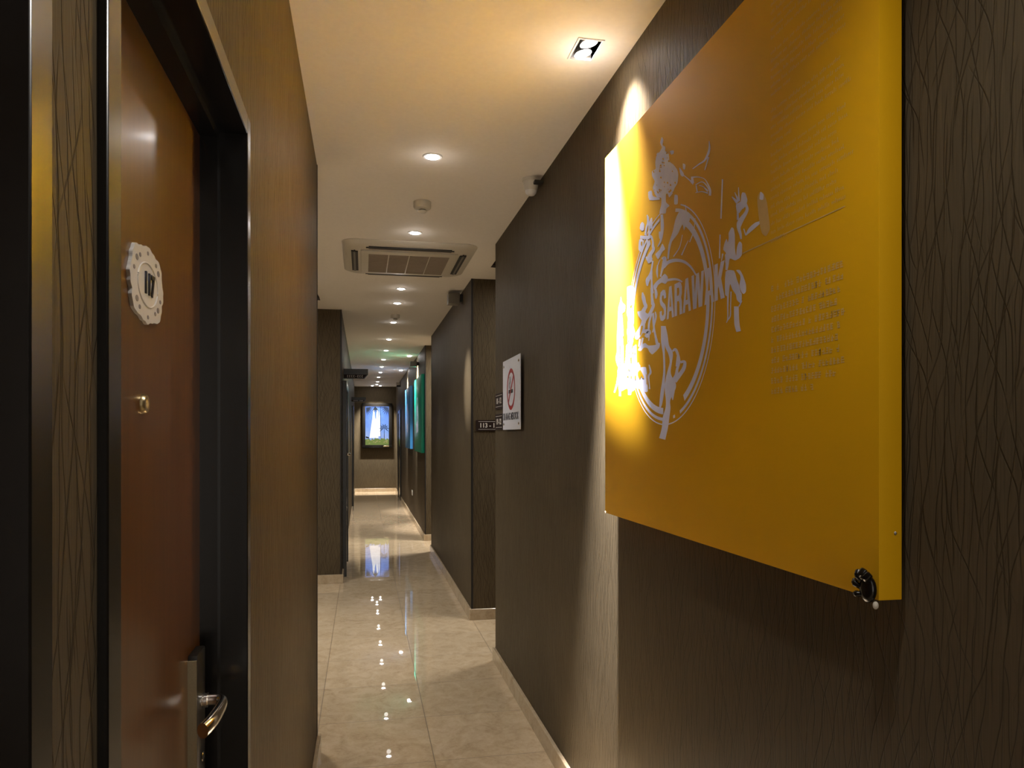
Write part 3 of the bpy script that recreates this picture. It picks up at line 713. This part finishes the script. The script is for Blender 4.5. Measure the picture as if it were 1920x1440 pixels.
merge(bm, t, Matrix.Translation((BX-.010, 1.080, 1.263)) @ Matrix.Diagonal((.005, .004, .0065, 1)))
o = obj('pale_tip', bm, M_cream, hand, True); o.matrix_parent_inverse = Matrix.Identity(4)

# ---------------------------------------------------------------- far boards
def far_board(y0, y1, z0, z1, m, label, cut):
    e = empty('display_board', (BB, (y0+y1)/2, z0), label, 'wall board')
    bm = bmesh.new(); bbox(bm, 0.84, BB+.012, y0, y1, z0, z1, b=0.003, seg=2); obj('panel', bm, m, e, True)
    bm = bmesh.new(); random.seed(cut); yc = (y0+y1)/2+.1; zc = (z0+z1)/2; prev = None
    for i in range(61):
        a = 2*math.pi*i/60; u = (bm.verts.new((.8395, yc+.25*math.cos(a), zc+.25*math.sin(a))), bm.verts.new((.8395, yc+.275*math.cos(a), zc+.275*math.sin(a))))
        if prev: bm.faces.new((prev[0], u[0], u[1], prev[1]))
        prev = u
    for k in range(9):
        y = yc+random.uniform(-.2, .2); z = zc+random.uniform(-.25, .2)
        pts = [(y+random.uniform(.02, .07)*math.cos(q*.785), z+random.uniform(.05, .13)*math.sin(q*.785)) for q in range(8)]
        bm.faces.new([bm.verts.new((.8392-k*1e-5, a, b)) for a, b in pts])
    obj('printed_artwork', bm, M_print, e)
    return e
far_board(10.95, 12.44, 1.275, 2.43, M_green, 'glossy teal green board with pale circular print on the far right wall', 3)
far_board(13.57, 15.12, 1.285, 2.43, M_blue, 'glossy blue board on the far right wall, beyond the green one', 8)

# ---------------------------------------------------------------- framed picture on the end wall
pic = empty('framed_picture', (0.383, YE, 1.18), 'tall black-framed spotlit picture of white towers and palms on the end wall', 'picture')
fy0 = YE-.07
bm = bmesh.new(); x0, x1, z0, z1, f = -0.014, 0.780, 1.18, 2.39, 0.085
for a in ((x0, x1, z0, z0+f), (x0, x1, z1-f, z1), (x0, x0+f, z0+f, z1-f), (x1-f, x1, z0+f, z1-f)): bbox(bm, a[0], a[1], fy0, YE, a[2], a[3], b=0.006, seg=2)
obj('frame', bm, M_black, pic, True)
def pic_mat():
    m = mat('emissive_sky_print', (0.1, 0.2, 0.5), 0.2); N = NT(m); g = N.n('ShaderNodeNewGeometry'); sp = N.n('ShaderNodeSeparateXYZ'); N.l(g.outputs['Position'], sp.inputs[0])
    no = N.n('ShaderNodeTexNoise', Scale=6.0, Detail=4.0); N.l(g.outputs['Position'], no.inputs['Vector'])
    v = N.math('ADD', N.math('MULTIPLY', N.math('SUBTRACT', sp.outputs[2], 1.2), 0.55), N.math('MULTIPLY', no.outputs['Fac'], 0.35))
    c = N.ramp(v, [(0.15, (0.50, 0.58, 0.85)), (0.45, (0.22, 0.38, 0.85)), (0.7, (0.08, 0.19, 0.72)), (0.85, (0.30, 0.46, 0.9))])
    N.b.inputs['Base Color'].default_value = (.01, .02, .05, 1); N.l(c, N.b.inputs['Emission Color']); N.b.inputs['Emission Strength'].default_value = 0.40  # brightness of the spotlit print put in as emission
    return m
def em(name, c, s=0.9): return grained(mat(name, tuple(v*.05 for v in c), 0.3, emit=c, es=s), 20, .1, 0)  # print colours carry emission in place of the light falling on them
bm = bmesh.new(); box(bm, x0+f, x1-f, fy0+.03, YE-.01, z0+f, z1-f); bp_ = obj('emissive_print', bm, pic_mat(), pic)
E_w = em('emissive_white', (0.85, 0.88, 1.0), .5); E_g = em('emissive_green', (0.22, 0.30, 0.07), .3); E_d = em('emissive_dark', (0.006, 0.02, 0.02), .05); E_y = em('emissive_olive', (0.45, 0.42, 0.16), .3)
def flat(bm, pts, y): bm.faces.new([bm.verts.new((a, y, b)) for a, b in pts])
yy = fy0+.0285
bm = bmesh.new()
flat(bm, [(.18,1.45),(.42,1.45),(.42,1.75),(.41,2.18),(.40,2.24),(.37,2.18),(.35,1.95),(.33,2.0),(.31,2.2),(.28,2.24),(.26,2.0),(.22,1.75)], yy)
flat(bm, [(.40,1.50),(.47,1.50),(.46,2.05),(.43,2.2)], yy-.0003)
obj('white_towers', bm, E_w, bp_)
bm = bmesh.new(); random.seed(3); top = [(x0+f+.62*i/24*1.005, 1.42+random.uniform(-.03, .045)) for i in range(25)]
flat(bm, [(x0+f, z0+f)]+top+[(x0+f+.624, z0+f)], yy-.0006); obj('greenery', bm, E_g, bp_)
bm = bmesh.new()
for k in range(14): 
    a = random.uniform(.1, .66); b = random.uniform(1.28, 1.38); flat(bm, [(a, b), (a+.05, b+.01), (a+.04, b+.03), (a+.005, b+.025)], yy-.0009-k*1e-5)
obj('flower_beds', bm, E_y, bp_)
bm = bmesh.new()
def frond(cx, cz, L_, n, a0, a1):
    for i in range(n):
        a = R(a0+(a1-a0)*i/(n-1)); dx, dz = math.cos(a), math.sin(a)
        p = [(cx, cz), (cx+dx*L_*.5-dz*.012, cz+dz*L_*.5+dx*.012), (cx+dx*L_, cz+dz*L_-.03), (cx+dx*L_*.5+dz*.012, cz+dz*L_*.5-dx*.012)]
        flat(bm, p, yy-.0012-i*1e-5)
frond(.09, 2.27, .20, 6, -80, 0); frond(.33, 2.30, .16, 5, -120, -50); frond(.68, 2.28, .20, 6, 180, 270); frond(.57, 1.72, .15, 8, -30, 210)
flat(bm, [(.475,1.42),(.485,1.42),(.48,2.3),(.47,2.3)], yy-.0015); flat(bm, [(.565,1.45),(.58,1.45),(.575,1.72),(.568,1.72)], yy-.0016); flat(bm, [(.085,1.5),(.17,1.47),(.165,1.44),(.085,1.45)], yy-.0017)
obj('palm_silhouettes', bm, E_d, bp_)
bm = bmesh.new(); bbox(bm, .55, .70, fy0-.004, fy0+.002, 1.215, 1.245, b=.001, seg=1); obj('name_plate', bm, M_brass, pic)

# ---------------------------------------------------------------- signs on the right
ns = empty('no_smoking_sign', (0.875, 4.37, 1.57), 'white rectangular no smoking sign with red circle on the near right wall', 'sign')
sy0, sy1, sz0, sz1 = 4.11, 4.632, 1.572, 2.0
bm = bmesh.new(); bbox(bm, 0.868, 0.873, sy0, sy1, sz0, sz1, b=.001, seg=1); obj('panel', bm, M_signwhite, ns, True)
for y in (sy0+.035, sy1-.035):
    for z in (sz0+.035, sz1-.035):
        bm = bmesh.new(); lathe(bm, [(0, -.004), (.008, -.003), (.009, 0), (.006, .001), (.006, XR-.8685), (0, XR-.8685)], (.868, y, z), 14, 0, Matrix.Rotation(R(90), 4, 'Y')); obj('standoff_bolt', bm, M_chrome, ns, True)
cy, cz = 4.372, 1.813; xs = .8676
bm = bmesh.new(); prev = None
for i in range(61):
    a = 2*math.pi*i/60; u = (bm.verts.new((xs, cy+.100*math.cos(a), cz+.100*math.sin(a))), bm.verts.new((xs, cy+.124*math.cos(a), cz+.124*math.sin(a))))
    if prev: bm.faces.new((prev[0], u[0], u[1], prev[1]))
    prev = u
def bar(bm, x, p, q, w_):
    d = Vector(q)-Vector(p); n = Vector((-d.y, d.x)).normalized()*w_/2
    bm.faces.new([bm.verts.new((x, a.x, a.y)) for a in (Vector(p)+n, Vector(q)+n, Vector(q)-n, Vector(p)-n)])
bar(bm, xs-.0002, (cy-.078, cz+.078), (cy+.078, cz-.078), .020); obj('red_prohibition_ring', bm, M_red, ns)
bm = bmesh.new(); bar(bm, xs-.0001, (cy+.070, cz-.012), (cy-.060, cz-.012), .022); 
for k in range(3):
    pts = crom([(cy+.055-.018*k, cz+.005), (cy+.065-.02*k, cz+.03), (cy+.045-.02*k, cz+.05), (cy+.055-.02*k, cz+.078)], 4)
    for a, b in zip(pts, pts[1:]): bar(bm, xs-.00012, a, b, .006)
obj('cigarette_symbol', bm, M_ink, ns)
bm = text_bm('DILARANG MEROKOK', .060, face_mX((xs, 4.385, 1.650)), .0003, .0012, .78); obj('lettering', bm, M_ink, ns)

def plaque(name, place, w_, h_, txt, label, size, rules=True, group=None):
    """brown room-number plaque; place gives the matrix of its face centre (local x right, y up, z out)"""
    M = place
    p = M.translation
    e = empty(name, p, label, 'sign', group)
    bm = bmesh.new(); t = bmesh.new(); box(t, -w_/2, w_/2, -h_/2, h_/2, -0.008, 0)
    bmesh.ops.bevel(t, geom=t.edges[:], offset=.0015, segments=1, affect='EDGES'); merge(bm, t, M); obj('plate', bm, M_plaq, e)
    bm = bmesh.new()
    if rules:
        for z in (-h_*.34, h_*.36): t = bmesh.new(); box(t, -w_*.42, w_*.42, z-.0012, z+.0012, 0, .0006); merge(bm, t, M)
        obj('border_lines', bm, M_letter, e)
    bm = text_bm(txt, size, M @ Matrix.Translation((0, 0, .0005)), .0004, .0012, .9); obj('lettering', bm, M_letter, e)
    return e
plaque('room_number_plaque', face_mY((1.045, 6.165-.008, 1.618)), .235, .092, '113 - 118', 'dark brown plaque reading 113 beside the gap, on the wall facing the viewer', .052)
plaque('room_number_plaque', face_mX((XR-.008, 4.85, 1.763)), .27, .105, '101 - 112', 'upper one of two dark number plaques partly behind the no smoking sign', .052)
plaque('room_number_plaque', face_mX((XR-.008, 4.85, 1.626)), .27, .105, '119 - 122', 'lower one of two dark number plaques partly behind the no smoking sign', .052)

# ---------------------------------------------------------------- hanging signs on the left
def hang_sign(x0, x1, y, z0, z1, label, th=0.05):
    e = empty('projecting_sign', (x0, y, z0), label, 'sign')
    zm = z0+(z1-z0)*.45; ch = (x1-x0)*.16
    bm = bmesh.new()
    pts = [(x0, z1), (x1, z1), (x1, zm), (x1-ch, z0), (x0, z0)]
    slab(bm, pts, lambda p, d: Vector((p[0], y+th*.5-d, p[1])), th); obj('panel', bm, M_black, e)
    bm = bmesh.new(); slab(bm, [(x0, zm-.004), (x1-.012, zm-.004), (x1-ch-.008, z0+.006), (x0, z0+.006)], lambda p, d: Vector((p[0], y-th*.5-d, p[1])), .002); obj('lettering_band', bm, M_plaq, e)
    bm = bmesh.new(); n = 8
    for i in range(n):
        if i == 4: 
            box(bm, x0+(x1-x0)*(.14+.085*i), x0+(x1-x0)*(.18+.085*i), y-th*.5-.003, y-th*.5-.002, z0+.025, z0+.029); continue
        a = x0+(x1-x0)*(.14+.085*i); wq = (x1-x0)*.045
        box(bm, a, a+wq*.35, y-th*.5-.003, y-th*.5-.002, z0+.014, zm-.012); box(bm, a, a+wq, y-th*.5-.003, y-th*.5-.002, zm-.017, zm-.012); box(bm, a, a+wq, y-th*.5-.003, y-th*.5-.002, z0+.014, z0+.019)
    obj('lettering', bm, M_letter, e); return e
hang_sign(XL, 0.062, 8.95, 2.198, 2.312, 'black projecting sign high on the left wall, nearer of two')
hang_sign(XL, 0.062, 15.0, 2.19, 2.28, 'small black projecting sign on the left wall, beside the framed picture')
# wedge-ended signs at the ends of the near walls
bm = bmesh.new(); slab(bm, [(-0.42, 2.205), (-0.205, 2.205), (-0.228, 2.248), (-0.42, 2.262)], lambda p, d: Vector((p[0], 3.723+d, p[1])), .075)
tag(obj('direction_sign', bm, M_plaq), 'dark sign edge peeking past the end of the near left wall', 'sign')
bm = bmesh.new(); slab(bm, [(0.868, 2.700), (1.15, 2.690), (1.15, 2.765), (0.905, 2.752)], lambda p, d: Vector((p[0], 5.021+d, p[1])), .075)
tag(obj('direction_sign', bm, M_plaq), 'dark sign edge peeking past the end of the near right wall under the ceiling', 'sign')

# ---------------------------------------------------------------- ceiling equipment
def smoke(x, y, label, s=1.0):
    e = empty('smoke_detector', (x, y, H), label, 'smoke detector', 'ceiling smoke detectors')
    bm = bmesh.new(); lathe(bm, [(0, 0), (0.048*s, 0), (0.049*s, -.004), (0.049*s, -.030*s), (0.046*s, -.038*s), (0.026*s, -.044*s), (0, -.044*s)], (x, y, H), 36); obj('base', bm, M_cream, e, True)
    bm = bmesh.new(); lathe(bm, [(0.020*s, -.044*s), (0.020*s, -.049*s), (0, -.049*s)], (x, y, H), 24); obj('vent_gap', bm, M_dark, e, True)
    bm = bmesh.new(); lathe(bm, [(0, -.049*s), (0.026*s, -.049*s), (0.026*s, -.052*s), (0.018*s, -.060*s), (0, -.063*s)], (x, y, H), 28); obj('sensor_cap', bm, M_cream, e, True)
smoke(0.327, 4.19, 'round cream smoke detector between the two nearest round downlights')
smoke(0.346, 8.18, 'small smoke detector on the ceiling, farther of the two')
cm = empty('dome_camera', (0.838, 3.70, H), 'cream conical security camera in the ceiling corner beside the near right wall', 'security camera')
bm = bmesh.new(); lathe(bm, [(0, 0), (0.044, 0), (0.045, -.006), (0.044, -.014), (0.041, -.016)], (0.838, 3.70, H), 36); obj('mounting_ring', bm, M_cream, cm, True)
bm = bmesh.new(); lathe(bm, [(0.040, -.014), (0.036, -.040), (0.031, -.062), (0.0, -.062)], (0.838, 3.70, H), 36); obj('housing', bm, M_cream, cm, True)
bm = bmesh.new(); lathe(bm, [(0.030, -.062), (0.027, -.074), (0.018, -.084), (0, -.088)], (0.838, 3.70, H), 30); obj('dome', bm, M_white, cm, True)
bm = bmesh.new(); bbox(bm, .842, .8875, 3.63, 3.67, H-.040, H-.026, b=.003); obj('cable_clip', bm, M_blackmatt, cm)
# small far camera near the end
fc = empty('ceiling_camera', (0.83, 18.2, H), 'tiny pale camera high by the far right corner', 'security camera')
bm = bmesh.new(); bbox(bm, .79, .889, 18.15, 18.25, 2.73, 2.80, b=.008); obj('housing', bm, M_cream, fc, True)
bm = bmesh.new(); bbox(bm, .80, .889, 18.14, 18.152, 2.69, 2.735, b=.004); obj('sensor', bm, M_blackmatt, fc)
def wall_box(y, x0, z0, z1, label):
    e = empty('speaker_box', (x0, y, z0), label, 'speaker', 'small grey boxes high on the right wall')
    bm = bmesh.new(); bbox(bm, x0, x0+.105, y, y+.13, z0, z1, b=.008, seg=2); obj('case', bm, M_grey, e, True)
    bm = bmesh.new(); bbox(bm, x0+.105, XR, y+.02, y+.10, z0+.02, z1-.01, b=.003, seg=1); obj('bracket', bm, M_blackmatt, e)
wall_box(6.68, 0.755, 2.722, 2.820, 'grey box on the middle right wall under the ceiling')
wall_box(12.0, 0.745, 2.633, 2.716, 'dark grey box above the green board')
# wall socket far right
sk = empty('wall_socket', (XR, 13.75, .45), 'small white socket plate low on the far right wall', 'socket')
bm = bmesh.new(); bbox(bm, XR-.009, XR, 13.60, 13.80, .44, .53, b=.003); obj('plate', bm, M_white, sk, True)

# air conditioner cassette
ac = empty('air_conditioner', (0.33, 5.56, H), 'large cream four-way ceiling air conditioner cassette', 'air conditioner')
cx, cy, hx, hy = 0.322, 5.56, 0.462, 0.51
def rrect(hx, hy, r, n=8):
    out = []
    for (sx, sy, a0) in ((1, 1, 0), (-1, 1, 90), (-1, -1, 180), (1, -1, 270)):
        for i in range(n+1):
            a = R(a0+90*i/n); out.append((cx+sx*(hx-r)+r*math.cos(a), cy+sy*(hy-r)+r*math.sin(a)))
    return out
bm = bmesh.new(); loops = []
for (a, b, r, z) in ((hx, hy, .10, 0), (hx, hy, .10, -.004), (hx-.006, hy-.006, .10, -.010), (hx-.045, hy-.045, .09, -.026), (hx-.125, hy-.125, .05, -.034)):
    loops.append([bm.verts.new((x, y, H+z)) for x, y in rrect(a, b, r)])
for A, B in zip(loops, loops[1:]):
    for i in range(len(A)): bm.faces.new((A[i], A[(i+1) % len(A)], B[(i+1) % len(A)], B[i]))
bm.faces.new(loops[-1]); obj('surround', bm, M_cream, ac, True)
zz = -.0315              # four air outlets
for a in ((cx-.30, cx+.30, cy-hy+.073, cy-hy+.118), (cx-.30, cx+.30, cy+hy-.118, cy+hy-.073), (cx-hx+.062, cx-hx+.108, cy-.32, cy+.32), (cx+hx-.108, cx+hx-.062, cy-.32, cy+.32)):
    bm = bmesh.new(); t = bmesh.new(); box(t, a[0], a[1], a[2], a[3], H+zz-.006, H+zz+.004); bmesh.ops.bevel(t, geom=[e for e in t.edges if abs(e.verts[0].co.z-e.verts[1].co.z) > .005], offset=.018, segments=4, affect='EDGES'); merge(bm, t); obj('air_outlet', bm, M_dark, ac)
for a in ((cx-hx+.076, cx-hx+.090, cy-.30, cy+.30), (cx+hx-.092, cx+hx-.078, cy-.30, cy+.30)):
    bm = bmesh.new(); bbox(bm, a[0], a[1], a[2], a[3], H-.042, H-.037, b=.002, seg=1); obj('louvre', bm, M_grey, ac)
bm = bmesh.new(); bbox(bm, cx-.335, cx+.335, cy-.355, cy+.355, H-.046, H-.030, b=.006, seg=2); obj('intake_panel', bm, M_cream, ac, True)
bm = bmesh.new()
for k in range(4):
    a = cx-.285+k*.1425
    for j in range(22):
        y = cy-.28+j*.0262; box(bm, a+.004, a+.1385, y, y+.019, H-.049, H-.0462)
obj('intake_grille', bm, M_grille, ac)
bm = bmesh.new(); lathe(bm, [(0, -.052), (.008, -.050), (.009, -.044)], (cx+.30, cy+.32, H), 14); obj('indicator', bm, M_white, ac, True)
bm = bmesh.new(); box(bm, 0.100, 0.520, 6.10, 6.475, H-.0035, H); hp = obj('access_panel', bm, M_ceil)
tag(hp, 'flush rectangular ceiling access panel just behind the air conditioner', 'access panel')
